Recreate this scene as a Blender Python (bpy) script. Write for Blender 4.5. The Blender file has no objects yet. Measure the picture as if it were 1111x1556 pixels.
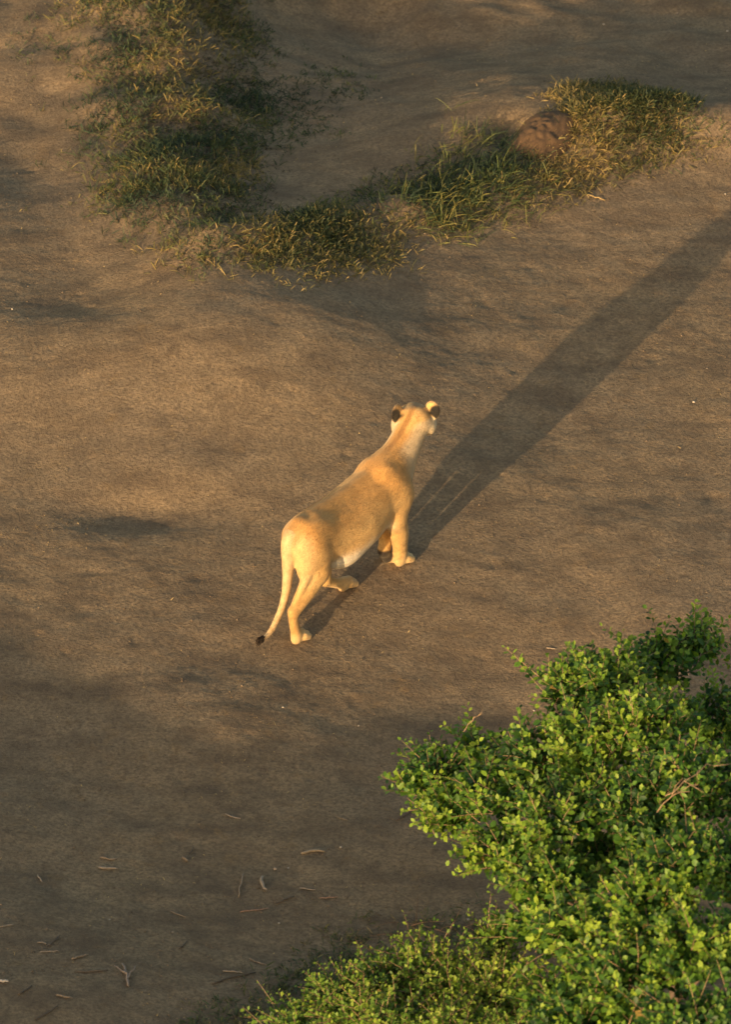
import bpy, math, random
import numpy as np
from mathutils import Vector, Matrix, Quaternion

random.seed(11)
rng = np.random.default_rng(11)
scene = bpy.context.scene
R = math.radians

# ------------------------------------------------------------------ camera, sky, sun, exposure
CAM_D, CAM_EL = 45.0, R(33.0)              # 45 m away, looking 33 degrees down (from a balloon basket)
FPX = 9315.0                               # focal length in pixels of the 1111 x 1556 photograph
PW, PH = 1111.0, 1556.0
SUN_HEAD, SUN_EL = R(60.6), R(9.0)         # the way the shadows run on the ground; height of the sun

cam_data = bpy.data.cameras.new('camera')
cam = bpy.data.objects.new('camera', cam_data)
scene.collection.objects.link(cam)
CAM_POS = Vector((0, -CAM_D*math.cos(CAM_EL), CAM_D*math.sin(CAM_EL)))
cam.location = CAM_POS
cam.rotation_euler = (R(90) - CAM_EL, 0, 0)
cam_data.sensor_fit = 'VERTICAL'
cam_data.sensor_height = 36.0
cam_data.lens = 36.0*FPX/PH
cam_data.clip_start, cam_data.clip_end = 1.0, 3000.0
cam_data.dof.use_dof = True
cam_data.dof.focus_distance = 44.0
cam_data.dof.aperture_fstop = 3.4
scene.camera = cam

world = bpy.data.worlds.new('World')
scene.world = world
world.use_nodes = True
wn = world.node_tree.nodes; wl = world.node_tree.links
wn.clear()
w_out = wn.new('ShaderNodeOutputWorld'); w_bg = wn.new('ShaderNodeBackground'); w_sky = wn.new('ShaderNodeTexSky')
w_sky.sky_type = 'NISHITA'; w_sky.sun_disc = False
w_sky.sun_elevation = SUN_EL
w_sky.sun_rotation = math.atan2(-math.cos(SUN_HEAD), -math.sin(SUN_HEAD))
w_sky.air_density = 1.3; w_sky.dust_density = 4.0; w_sky.ozone_density = 1.0
w_bg.inputs['Strength'].default_value = 0.14
wl.new(w_sky.outputs[0], w_bg.inputs[0]); wl.new(w_bg.outputs[0], w_out.inputs[0])

sun_data = bpy.data.lights.new('sun', 'SUN')
sun_data.energy = 3.2
sun_data.angle = R(0.6)
sun_data.color = (1.0, 0.72, 0.41)
sun = bpy.data.objects.new('sun', sun_data)
scene.collection.objects.link(sun)
ray = Vector((math.cos(SUN_HEAD)*math.cos(SUN_EL), math.sin(SUN_HEAD)*math.cos(SUN_EL), -math.sin(SUN_EL)))
sun.rotation_euler = ray.to_track_quat('-Z', 'Y').to_euler()
sun.location = (-12, -18, 9)

scene.view_settings.view_transform = 'Standard'
scene.view_settings.look = 'None'
scene.view_settings.gamma = 1.0
scene.view_settings.use_curve_mapping = False
scene.view_settings.exposure = 1.25

# ------------------------------------------------------------------ helpers
COL = scene.collection
def link(o): COL.objects.link(o); return o
def tag(o, label=None, cat=None, group=None, kind=None):
    if label: o['label'] = label
    if cat: o['category'] = cat
    if group: o['group'] = group
    if kind: o['kind'] = kind
    return o
def empty(name, loc=(0, 0, 0), rz=0.0):
    o = bpy.data.objects.new(name, None); link(o)
    o.location = loc; o.rotation_euler = (0, 0, rz); o.empty_display_size = 0.1
    return o

def np_mesh(name, verts, loops, sizes, cols=None, smooth=False):
    """mesh from flat numpy arrays: verts (n,3), flat loop vertex indices, loop count of each face"""
    me = bpy.data.meshes.new(name)
    verts = np.asarray(verts, np.float32); loops = np.asarray(loops, np.int32).ravel(); sizes = np.asarray(sizes, np.int32)
    me.vertices.add(len(verts)); me.vertices.foreach_set('co', verts.ravel())
    me.loops.add(len(loops)); me.loops.foreach_set('vertex_index', loops)
    me.polygons.add(len(sizes))
    st = np.zeros(len(sizes), np.int32); st[1:] = np.cumsum(sizes)[:-1]
    me.polygons.foreach_set('loop_start', st)
    me.polygons.foreach_set('loop_total', sizes)
    if smooth: me.polygons.foreach_set('use_smooth', np.ones(len(sizes), bool))
    if cols is not None:
        a = me.color_attributes.new('Col', 'FLOAT_COLOR', 'POINT')
        c = np.ones((len(verts), 4), np.float32); c[:, :3] = cols
        a.data.foreach_set('color', c.ravel())
    me.update(calc_edges=True); me.validate()
    return me
def mesh_obj(name, me, material, parent=None):
    o = bpy.data.objects.new(name, me); link(o)
    me.materials.append(material)
    if parent: o.parent = parent
    return o

class Geo:
    """collects faces of any size"""
    def __init__(s): s.v = []; s.l = []; s.s = []; s.c = []; s.n = 0
    def add(s, v, faces, col=None):
        v = np.asarray(v, float)
        for f in faces: s.l.extend([i + s.n for i in f]); s.s.append(len(f))
        s.v.append(v); s.n += len(v)
        s.c.append(np.tile(np.array(col if col is not None else (1, 1, 1), float), (len(v), 1)) if np.ndim(col) < 2 else np.asarray(col))
    def add_batch(s, V, F, C):
        """V (n,k,3) copies with the same faces F (m,q); C (n,3) or (n,k,3)"""
        n, k, _ = V.shape; F = np.asarray(F)
        idx = (np.arange(n)[:, None, None]*k + F[None]) + s.n
        s.l.extend(idx.ravel().tolist()); s.s.extend([F.shape[1]]*(n*len(F)))
        s.v.append(V.reshape(-1, 3)); s.n += n*k
        if C.ndim == 2: C = np.repeat(C[:, None], k, 1)
        s.c.append(C.reshape(-1, 3))
    def mesh(s, name, smooth=False):
        return np_mesh(name, np.concatenate(s.v), s.l, s.s, np.concatenate(s.c), smooth)

def tube(g, pts, rad, n=6, col=(1, 1, 1), cap=True, rough=0.0):
    """tapered tube along points"""
    pts = np.asarray(pts, float); m = len(pts); rad = np.broadcast_to(np.asarray(rad, float), (m,))
    t = np.gradient(pts, axis=0); t /= np.linalg.norm(t, axis=1)[:, None] + 1e-9
    up = np.array([0, 0, 1.0]) if abs(t[0, 2]) < .9 else np.array([1.0, 0, 0])
    V = []
    for i in range(m):
        a = np.cross(t[i], up); a /= np.linalg.norm(a) + 1e-9; b = np.cross(a, t[i]); up = b if i >= 0 else up
        up = np.cross(a, t[i])
        ang = np.arange(n)*2*math.pi/n
        rr = rad[i]*(1 + rough*rng.uniform(-1, 1, n))
        V.append(pts[i] + np.outer(np.cos(ang)*rr, a) + np.outer(np.sin(ang)*rr, up))
    V = np.concatenate(V)
    F = [(i*n + j, i*n + (j+1) % n, (i+1)*n + (j+1) % n, (i+1)*n + j) for i in range(m-1) for j in range(n)]
    if cap: F += [tuple(range(n))[::-1], tuple(range((m-1)*n, m*n))]
    g.add(V, F, col)

def unit(v): return v/(np.linalg.norm(v, axis=-1, keepdims=True) + 1e-9)
# gradient noise
_T = rng.permutation(512); _A = rng.uniform(0, 2*math.pi, 512); _GX = np.cos(_A); _GY = np.sin(_A)
def perlin(x, y, seed=0):
    xi = np.floor(x).astype(np.int64); yi = np.floor(y).astype(np.int64); xf = x - xi; yf = y - yi
    def g(ix, iy, fx, fy):
        h = _T[(_T[(ix + seed*37) & 511] + iy + seed*101) & 511]
        return _GX[h]*fx + _GY[h]*fy
    u = xf*xf*xf*(xf*(xf*6-15)+10); v = yf*yf*yf*(yf*(yf*6-15)+10)
    a = g(xi, yi, xf, yf); b = g(xi+1, yi, xf-1, yf); c = g(xi, yi+1, xf, yf-1); d = g(xi+1, yi+1, xf-1, yf-1)
    return (a + u*(b-a)) + v*((c + u*(d-c)) - (a + u*(b-a)))
def sstep(a, b, x): t = np.clip((x-a)/(b-a), 0, 1); return t*t*(3-2*t)

# where a direction seen from the basket meets level ground at height z
def ground_at(u, v, z=0.0):
    dx = (u - PW/2)/FPX; dy = -(v - PH/2)/FPX
    d = Vector((dx, math.cos(CAM_EL) + dy*math.sin(CAM_EL), -math.sin(CAM_EL) + dy*math.cos(CAM_EL)))
    t = (z - CAM_POS.z)/d.z
    return CAM_POS + d*t
def project(P):
    """numpy points -> photograph pixels"""
    P = np.asarray(P, float) - np.array(CAM_POS)
    ce, se = math.cos(CAM_EL), math.sin(CAM_EL)
    z = P[..., 1]*ce - P[..., 2]*se; yy = P[..., 1]*se + P[..., 2]*ce
    return np.stack([PW/2 + FPX*P[..., 0]/z, PH/2 - FPX*yy/z], -1)

# ------------------------------------------------------------------ materials
def new_mat(name):
    m = bpy.data.materials.new(name); m.use_nodes = True
    return m, m.node_tree.nodes, m.node_tree.links, m.node_tree.nodes['Principled BSDF']
def noise(n, l, vec, scale, detail=5, rough=.6):
    t = n.new('ShaderNodeTexNoise'); t.inputs['Scale'].default_value = scale; t.inputs['Detail'].default_value = detail
    t.inputs['Roughness'].default_value = rough; l.new(vec, t.inputs['Vector']); return t.outputs['Fac']
def ramp(n, l, fac, stops):
    r = n.new('ShaderNodeValToRGB'); l.new(fac, r.inputs[0])
    e = r.color_ramp.elements
    while len(e) < len(stops): e.new(.5)
    for k, (p, c) in zip(e, stops): k.position = p; k.color = (c[0], c[1], c[2], 1) if len(c) > 1 else (c[0],)*3 + (1,)
    return r.outputs[0]
def mix(n, l, fac, a, b, mode='MIX'):
    m = n.new('ShaderNodeMix'); m.data_type = 'RGBA'; m.blend_type = mode
    for s, x in ((m.inputs[0], fac), (m.inputs[6], a), (m.inputs[7], b)):
        if hasattr(x, 'is_linked'): l.new(x, s)
        elif isinstance(x, tuple): s.default_value = (*x, 1)
        else: s.default_value = x
    return m.outputs[2]
def bump(n, l, h, strength, dist, prev=None):
    b = n.new('ShaderNodeBump'); b.inputs['Strength'].default_value = strength; b.inputs['Distance'].default_value = dist
    l.new(h, b.inputs['Height'])
    if prev: l.new(prev, b.inputs['Normal'])
    return b.outputs[0]

def soil_material():
    m, n, l, p = new_mat('dry_soil')
    co = n.new('ShaderNodeTexCoord').outputs['Object']
    big = noise(n, l, co, 0.55, 4, .55); mid = noise(n, l, co, 3.1, 6, .65); fine = noise(n, l, co, 38, 5, .7); grit = noise(n, l, co, 150, 3, .7)
    mp = n.new('ShaderNodeMapping'); mp.inputs['Scale'].default_value = (1.0, 2.0, 1.0); mp.inputs['Rotation'].default_value = (0, 0, R(-14)); l.new(co, mp.inputs[0])
    streak = noise(n, l, mp.outputs[0], 1.6, 6, .62)
    c = ramp(n, l, mid, [(.30, (.185, .126, .072)), (.5, (.290, .200, .112)), (.72, (.400, .275, .148))])
    c = mix(n, l, ramp(n, l, big, [(.35, (0,)), (.65, (1,))]), c, ramp(n, l, mid, [(.3, (.215, .153, .094)), (.7, (.340, .240, .142))]))
    c = mix(n, l, ramp(n, l, streak, [(.50, (0,)), (.68, (.8,))]), c, (.135, .096, .062))
    c = mix(n, l, ramp(n, l, noise(n, l, co, 5.5, 6, .7), [(.58, (0,)), (.74, (.6,))]), c, (.48, .29, .115))
    c = mix(n, l, ramp(n, l, noise(n, l, co, 11, 5, .7), [(.54, (0,)), (.68, (.6,))]), c, (.115, .080, .050))
    c = mix(n, l, ramp(n, l, fine, [(.34, (.85,)), (.6, (0,))]), c, (.120, .084, .054))
    c = mix(n, l, ramp(n, l, grit, [(.58, (0,)), (.76, (.65,))]), c, (.52, .38, .23))
    l.new(c, p.inputs['Base Color'])
    p.inputs['Roughness'].default_value = .95; p.inputs['Specular IOR Level'].default_value = .15
    b = bump(n, l, fine, 1.0, .022); b = bump(n, l, grit, .8, .006, b)
    l.new(b, p.inputs['Normal'])
    return m
def leaf_material(name, translucency=.35, rough=.5):
    m, n, l, p = new_mat(name)
    a = n.new('ShaderNodeAttribute'); a.attribute_name = 'Col'
    co = n.new('ShaderNodeTexCoord').outputs['Object']
    v = ramp(n, l, noise(n, l, co, 60, 3), [(.3, (.75, .75, .75)), (.7, (1.2, 1.2, 1.2))])
    c = mix(n, l, 1.0, a.outputs['Color'], v, 'MULTIPLY')
    l.new(c, p.inputs['Base Color']); p.inputs['Roughness'].default_value = rough; p.inputs['Specular IOR Level'].default_value = .3
    t = n.new('ShaderNodeBsdfTranslucent'); l.new(mix(n, l, 1.0, c, (1.15, 1.3, .5), 'MULTIPLY'), t.inputs[0])
    ms = n.new('ShaderNodeMixShader'); ms.inputs[0].default_value = translucency
    l.new(p.outputs[0], ms.inputs[1]); l.new(t.outputs[0], ms.inputs[2])
    l.new(ms.outputs[0], n['Material Output'].inputs['Surface'])
    return m
def attr_material(name, rough=.9, scale=40, spread=(.7, 1.25), bs=.4, bd=.004):
    m, n, l, p = new_mat(name)
    a = n.new('ShaderNodeAttribute'); a.attribute_name = 'Col'
    co = n.new('ShaderNodeTexCoord').outputs['Object']
    f = noise(n, l, co, scale, 5, .65)
    c = mix(n, l, 1.0, a.outputs['Color'], ramp(n, l, f, [(.3, (spread[0],)), (.7, (spread[1],))]), 'MULTIPLY')
    l.new(c, p.inputs['Base Color']); p.inputs['Roughness'].default_value = rough; p.inputs['Specular IOR Level'].default_value = .2
    l.new(bump(n, l, f, bs, bd), p.inputs['Normal'])
    return m
M_soil = soil_material()
M_leaf = leaf_material('shrub_leaf')
M_grass = leaf_material('grass_blade', .25, .6)
M_wood = attr_material('weathered_wood', .85, 60)
M_bark = attr_material('bark', .9, 45)
M_stone = attr_material('stone', .9, 30)
M_crumb = attr_material('soil_crumb', .95, 80)

# ------------------------------------------------------------------ ground
def g2(u, v): p = ground_at(u, v); return np.array([p.x, p.y])
SD = np.array([math.cos(SUN_HEAD), math.sin(SUN_HEAD)]); SN = np.array([-SD[1], SD[0]])
def seg_dist(x, y, pts):
    """distance to a polyline and the run along it (0..1)"""
    best = np.full(x.shape, 1e9); run = np.zeros(x.shape); m = len(pts) - 1
    for i in range(m):
        a, b = np.array(pts[i]), np.array(pts[i+1]); d = b - a
        t = np.clip(((x-a[0])*d[0] + (y-a[1])*d[1])/(d @ d), 0, 1)
        q = np.hypot(x - a[0] - t*d[0], y - a[1] - t*d[1])
        k = q < best; best = np.where(k, q, best); run = np.where(k, (i + t)/m, run)
    return best, run
RIDGE = [g2(330, 410), g2(450, 385), g2(600, 345), g2(740, 305), g2(830, 245), g2(950, 200), g2(1080, 195), g2(1240, 175)]
BANK = [g2(300, -160), g2(235, 20), g2(230, 170), g2(260, 300), g2(300, 400)]
MOUND = g2(822, 262)
LION = g2(519, 907)
MARKS = []                                                                 # hoof and paw scuffs: a dent with a pushed-up rim
for _ in range(150):
    q = g2(rng.uniform(-40, PW+40), rng.uniform(20, PH)); an = rng.uniform(0, 3.14); sz = rng.uniform(.035, .085); dp = rng.uniform(.004, .010)
    if abs(q[0]-LION[0]) < .8 and abs(q[1]-LION[1]) < .9: continue
    MARKS.append((q[0], q[1], -dp, sz, sz*rng.uniform(.5, .9), math.cos(an), math.sin(an)))
    MARKS.append((q[0] + math.cos(an)*sz*1.3, q[1] + math.sin(an)*sz*1.3, dp*.6, sz*.6, sz*.8, math.cos(an), math.sin(an)))
def height(x, y):
    x = np.asarray(x, float); y = np.asarray(y, float)
    far = 1 - sstep(9, 30, np.hypot(x, y))
    wx = x + .25*perlin(x*.9, y*.9, 7); wy = y + .25*perlin(x*.9, y*.9, 8)
    nearlion = 1 - .8*np.exp(-((x-LION[0])**2 + (y-LION[1])**2)/1.3**2)
    h = .050*perlin(x*.42+3, y*.42, 1)*nearlion + .024*perlin(wx*1.0, wy*1.3, 2)*nearlion
    h += .0085*perlin(wx*2.6, wy*3.4, 3) + .0042*perlin(x*6.5, y*8.5, 4)
    h += .0028*perlin(x*17, y*17, 5) + .0022*perlin(x*37+.3, y*37, 6)
    # swell that faces the sun, left of the lioness; dips sunk to darken soil elsewhere
    for (u, v, a, s) in ((390, 540, .36, 1.35), (60, 560, .10, 1.0), (190, 430, -.08, .75), (640, 760, .03, .9), (780, 1080, -.13, 1.15), (330, 1120, .05, .8), (530, -60, -.40, 1.15), (1090, 80, -.20, .8)):
        c = g2(u, v); h = h + a*np.exp(-((x-c[0])**2 + (y-c[1])**2)/s**2)
    # small scuffed hollows
    for (u, v, a, s, e) in ((772, 205, -.16, .13, .22), (215, 775, -.09, .60, .30), (330, 690, -.02, .32, .2), (760, 560, -.02, .5, .4),
                         (560, 470, -.025, .6, .35), (420, 560, -.02, .35, .3), (870, 900, -.02, .4, .3), (100, 480, -.02, .4, .3), (330, 1010, -.02, .5, .25)):
        c = g2(u, v); h = h + a*np.exp(-((x-c[0])/s)**2 - ((y-c[1])/e)**2)
    for (px, py, a, sx, sy, co_, si_) in MARKS:
        if x.ndim == 2:                                                    # grid: only the rows and columns near the mark
            c0, c1 = np.searchsorted(x[0], (px-.25, px+.25)); r0, r1 = np.searchsorted(y[:, 0], (py-.25, py+.25)); k = (slice(r0, r1), slice(c0, c1))
        else: k = np.nonzero((np.abs(x-px) < .25) & (np.abs(y-py) < .25))
        if x[k].size:
            dx, dy = x[k]-px, y[k]-py; h[k] += a*np.exp(-((dx*co_ + dy*si_)/sx)**2 - ((dy*co_ - dx*si_)/sy)**2)
    # the ground climbs towards the lower left (so it tips away from the low sun)
    c = g2(300, 1275); q = np.clip(-((x-c[0])*SD[0] + (y-c[1])*SD[1]) + .25*perlin(x*.6, y*.6, 13), -12, 5.5); h = h + .205*(np.sqrt(q*q + 1.1) + q)/2 - .205*.015
    # banks and the mound that carry the grass
    d, t = seg_dist(wx, wy, BANK); h = h + .36*np.exp(-(d/.72)**2.2)*(1 - .70*t)*(1 + .5*perlin(x*1.7, y*1.7, 9))
    d, t = seg_dist(wx, wy, RIDGE); h = h + (.15*np.exp(-(d/.36)**2))*(1 + .5*perlin(x*2.1, y*2.1, 10))
    c = g2(950, 195); h = h + .16*np.exp(-((x-c[0])/.75)**2 - ((y-c[1])/.5)**2)
    # the soil is dropped behind the grassy ridge to put it in shade
    yr = np.interp(x, [-2.0, -.2, 1.2, 2.8], [3.7, 4.5, 6.0, 6.5]); h = h - (.34 + .22*sstep(.3, 1.8, x))*sstep(0, 2.6, y - yr)
    # rough ground at the top of the view
    c = g2(600, 150); h = h + sstep(-1, 2, y-c[1])*(.10*perlin(x*1.2, y*1.2, 12) + .03*perlin(wx*3.1, wy*3.6, 14))
    return h*far

def build_ground():
    def axis(lo, hi, step, end):
        a = np.arange(lo, hi, step); out = []; s = step; p = hi
        while p < end: out.append(p); s *= 1.25; p += s
        out.append(end); neg = []; s = step; p = lo - step
        while p > -end: neg.append(p); s *= 1.25; p -= s
        neg.append(-end)
        return np.concatenate([neg[::-1], a, out])
    xs = axis(-3.6, 3.9, .0165, 900); ys = axis(-7.4, 9.4, .0165, 900)
    X, Y = np.meshgrid(xs, ys); Z = height(X, Y)
    nx, ny = len(xs), len(ys)
    i = (np.arange(ny-1)[:, None]*nx + np.arange(nx-1)[None]).ravel()
    F = np.stack([i, i+1, i+1+nx, i+nx], 1)
    me = np_mesh('ground', np.stack([X, Y, Z], -1).reshape(-1, 3), F.ravel(), np.full(len(F), 4), None, True)
    return tag(mesh_obj('ground', me, M_soil), 'bare brown soil with scuffed hollows and low banks', 'ground', kind='structure')
build_ground()
def on_ground(u, v):
    """the spot of the real terrain seen at that place"""
    z = 0.0
    for _ in range(12):
        p = ground_at(u, v, z); z = .5*z + .5*float(height(np.array([p.x]), np.array([p.y]))[0])
    p = ground_at(u, v, z); return Vector((p.x, p.y, float(height(np.array([p.x]), np.array([p.y]))[0])))

# ------------------------------------------------------------------ lioness
class Field:
    """smooth union of round cones and ellipsoids on a grid, meshed by surface nets"""
    def __init__(s, lo, hi, h):
        s.lo = np.array(lo); s.h = h
        s.n = np.ceil((np.array(hi) - s.lo)/h).astype(int) + 1
        s.F = np.full(s.n, .3, np.float32)
        s.ax = [s.lo[k] + np.arange(s.n[k])*h for k in range(3)]
    def _box(s, lo, hi):
        a = np.clip(((np.array(lo) - s.lo)/s.h).astype(int), 0, s.n-1); b = np.clip(((np.array(hi) - s.lo)/s.h).astype(int) + 2, 1, s.n)
        sl = tuple(slice(a[k], b[k]) for k in range(3))
        return sl, np.meshgrid(*[s.ax[k][sl[k]] for k in range(3)], indexing='ij')
    def _smin(s, sl, d, k):
        f = s.F[sl]
        hh = np.clip(.5 + .5*(f - d)/k, 0, 1)
        s.F[sl] = f*(1-hh) + d*hh - k*hh*(1-hh)
    def cut(s, sl, d, k):
        f = s.F[sl]; hh = np.clip(.5 - .5*(f + d)/k, 0, 1); s.F[sl] = f*(1-hh) - d*hh + k*hh*(1-hh)
    def cone(s, a, b, ra, rb, k=.03):
        a = np.array(a, float); b = np.array(b, float); r = max(ra, rb) + .06 + k
        sl, (X, Y, Z) = s._box(np.minimum(a, b) - r, np.maximum(a, b) + r)
        ba = b - a; t = ((X-a[0])*ba[0] + (Y-a[1])*ba[1] + (Z-a[2])*ba[2])/(ba @ ba + 1e-9); t = np.clip(t, 0, 1)
        d = np.sqrt((X-a[0]-t*ba[0])**2 + (Y-a[1]-t*ba[1])**2 + (Z-a[2]-t*ba[2])**2) - (ra + (rb-ra)*t)
        s._smin(sl, d, k)
    def chain(s, pts, rad, k=.03):
        pts = np.array(pts, float); rad = np.array(rad, float); m = len(pts)
        if m > 2:                                                          # rounded through its joints
            t = np.linspace(0, m-1, (m-1)*4 + 1); i = np.clip(t.astype(int), 0, m-2); u = (t - i)[:, None]
            P = np.concatenate([2*pts[:1]-pts[1:2], pts, 2*pts[-1:]-pts[-2:-1]]); a, b, c, d = P[i], P[i+1], P[i+2], P[i+3]
            rad = np.interp(t, np.arange(m), rad)
            pts = .5*(2*b + (c-a)*u + (2*a-5*b+4*c-d)*u**2 + (3*b-a-3*c+d)*u**3)
        r = rad.max() + .06 + k
        sl, (X, Y, Z) = s._box(pts.min(0) - r, pts.max(0) + r); D = None
        for a, b, ra, rb in zip(pts[:-1], pts[1:], rad[:-1], rad[1:]):
            ba = b - a; t = np.clip(((X-a[0])*ba[0] + (Y-a[1])*ba[1] + (Z-a[2])*ba[2])/(ba @ ba + 1e-9), 0, 1)
            d = np.sqrt((X-a[0]-t*ba[0])**2 + (Y-a[1]-t*ba[1])**2 + (Z-a[2]-t*ba[2])**2) - (ra + (rb-ra)*t)
            D = d if D is None else np.minimum(D, d)
        s._smin(sl, D, k)
    def ell(s, c, r, k=.03, rot=None, neg=False):
        c = np.array(c, float); r = np.array(r, float); m = r.max() + .06 + k
        sl, (X, Y, Z) = s._box(c - m, c + m)
        P = np.stack([X-c[0], Y-c[1], Z-c[2]], -1)
        if rot is not None: P = P @ np.array(rot)           # rot columns = ellipsoid axes
        q = P/r; k0 = np.linalg.norm(q, axis=-1); k1 = np.linalg.norm(q/r, axis=-1) + 1e-9
        d = k0*(k0-1)/k1
        (s.cut if neg else s._smin)(sl, d, k)
    def loft(s, x, top, bot, w, ex=2.0, k=.03, yc=None):
        sl, (X, Y, Z) = s._box((x[0]-.1, -.4, min(bot)-.1), (x[-1]+.1, .4, max(top)+.1))
        xi = np.clip(X, x[0], x[-1])
        T = np.interp(xi, x, top); B = np.interp(xi, x, bot); W = np.interp(xi, x, w)
        zc = (T+B)/2; hz = (T-B)/2; yo = np.interp(xi, x, yc) if yc is not None else 0
        q = (np.abs((Z-zc)/hz)**ex + np.abs((Y-yo)/W)**ex)**(1/ex)
        d = (q-1)*np.minimum(hz, W)*.9
        e = np.maximum(np.abs(X-xi), 0); d = np.where(e > 0, np.sqrt(np.maximum(d, 0)**2 + e**2), d)
        s._smin(sl, d, k)
    def mesh(s):
        F = s.F; n = F.shape; ins = F < 0
        c = [(i, j, k) for i in (0, 1) for j in (0, 1) for k in (0, 1)]
        m = [d-1 for d in n]
        cnt = np.zeros(m, int)
        for (i, j, k) in c: cnt += ins[i:i+m[0], j:j+m[1], k:k+m[2]]
        act = (cnt > 0) & (cnt < 8); ids = -np.ones(m, int); idx = np.argwhere(act); ids[act] = np.arange(len(idx))
        acc = np.zeros((len(idx), 3)); w = np.zeros(len(idx))
        I = idx.T
        for a in range(3):
            for o in [(p, q) for p in (0, 1) for q in (0, 1)]:
                o0 = [0, 0, 0]; oth = [t for t in range(3) if t != a]; o0[oth[0]], o0[oth[1]] = o
                o1 = list(o0); o1[a] = 1
                f0 = F[I[0]+o0[0], I[1]+o0[1], I[2]+o0[2]]; f1 = F[I[0]+o1[0], I[1]+o1[1], I[2]+o1[2]]
                x = (f0 < 0) != (f1 < 0); t = np.where(x, f0/np.where(x, f0-f1, 1), 0)
                p = np.tile(np.array(o0, float), (len(idx), 1)); p[:, a] += t
                acc[x] += p[x]; w[x] += 1
        V = s.lo + (idx + acc/w[:, None])*s.h
        Q = []
        for a in range(3):
            b, cc = [(1, 2), (2, 0), (0, 1)][a]
            e0 = [slice(1, n[t]-1) for t in range(3)]; e1 = list(e0); e0[a] = slice(0, n[a]-1); e1[a] = slice(1, n[a])
            A = ins[tuple(e0)]; B = ins[tuple(e1)]; P = np.argwhere(A != B)
            off = np.array([1, 1, 1]); off[a] = 0; P = P + off
            sgn = A[A != B]
            def cell(db, dc):
                q = P.copy(); q[:, b] -= db; q[:, cc] -= dc; return ids[q[:, 0], q[:, 1], q[:, 2]]
            q = np.stack([cell(1, 1), cell(0, 1), cell(0, 0), cell(1, 0)], 1)
            q[~sgn] = q[~sgn][:, ::-1]; Q.append(q)
        Q = np.concatenate(Q)
        # a little relaxing
        E = np.concatenate([Q[:, [0, 1]], Q[:, [1, 2]], Q[:, [2, 3]], Q[:, [3, 0]]])
        for _ in range(2):
            S = np.zeros_like(V); C = np.zeros(len(V))
            np.add.at(S, E[:, 0], V[E[:, 1]]); np.add.at(C, E[:, 0], 1)
            V = V + .5*(S/np.maximum(C, 1)[:, None] - V)
        return V, Q

def rot_from(fwd, upish=(0, 0, 1)):
    f = np.array(fwd, float); f /= np.linalg.norm(f); l = np.cross(upish, f); l /= np.linalg.norm(l); u = np.cross(f, l)
    return np.stack([f, l, u], 1)          # columns: forward, left, up

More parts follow.
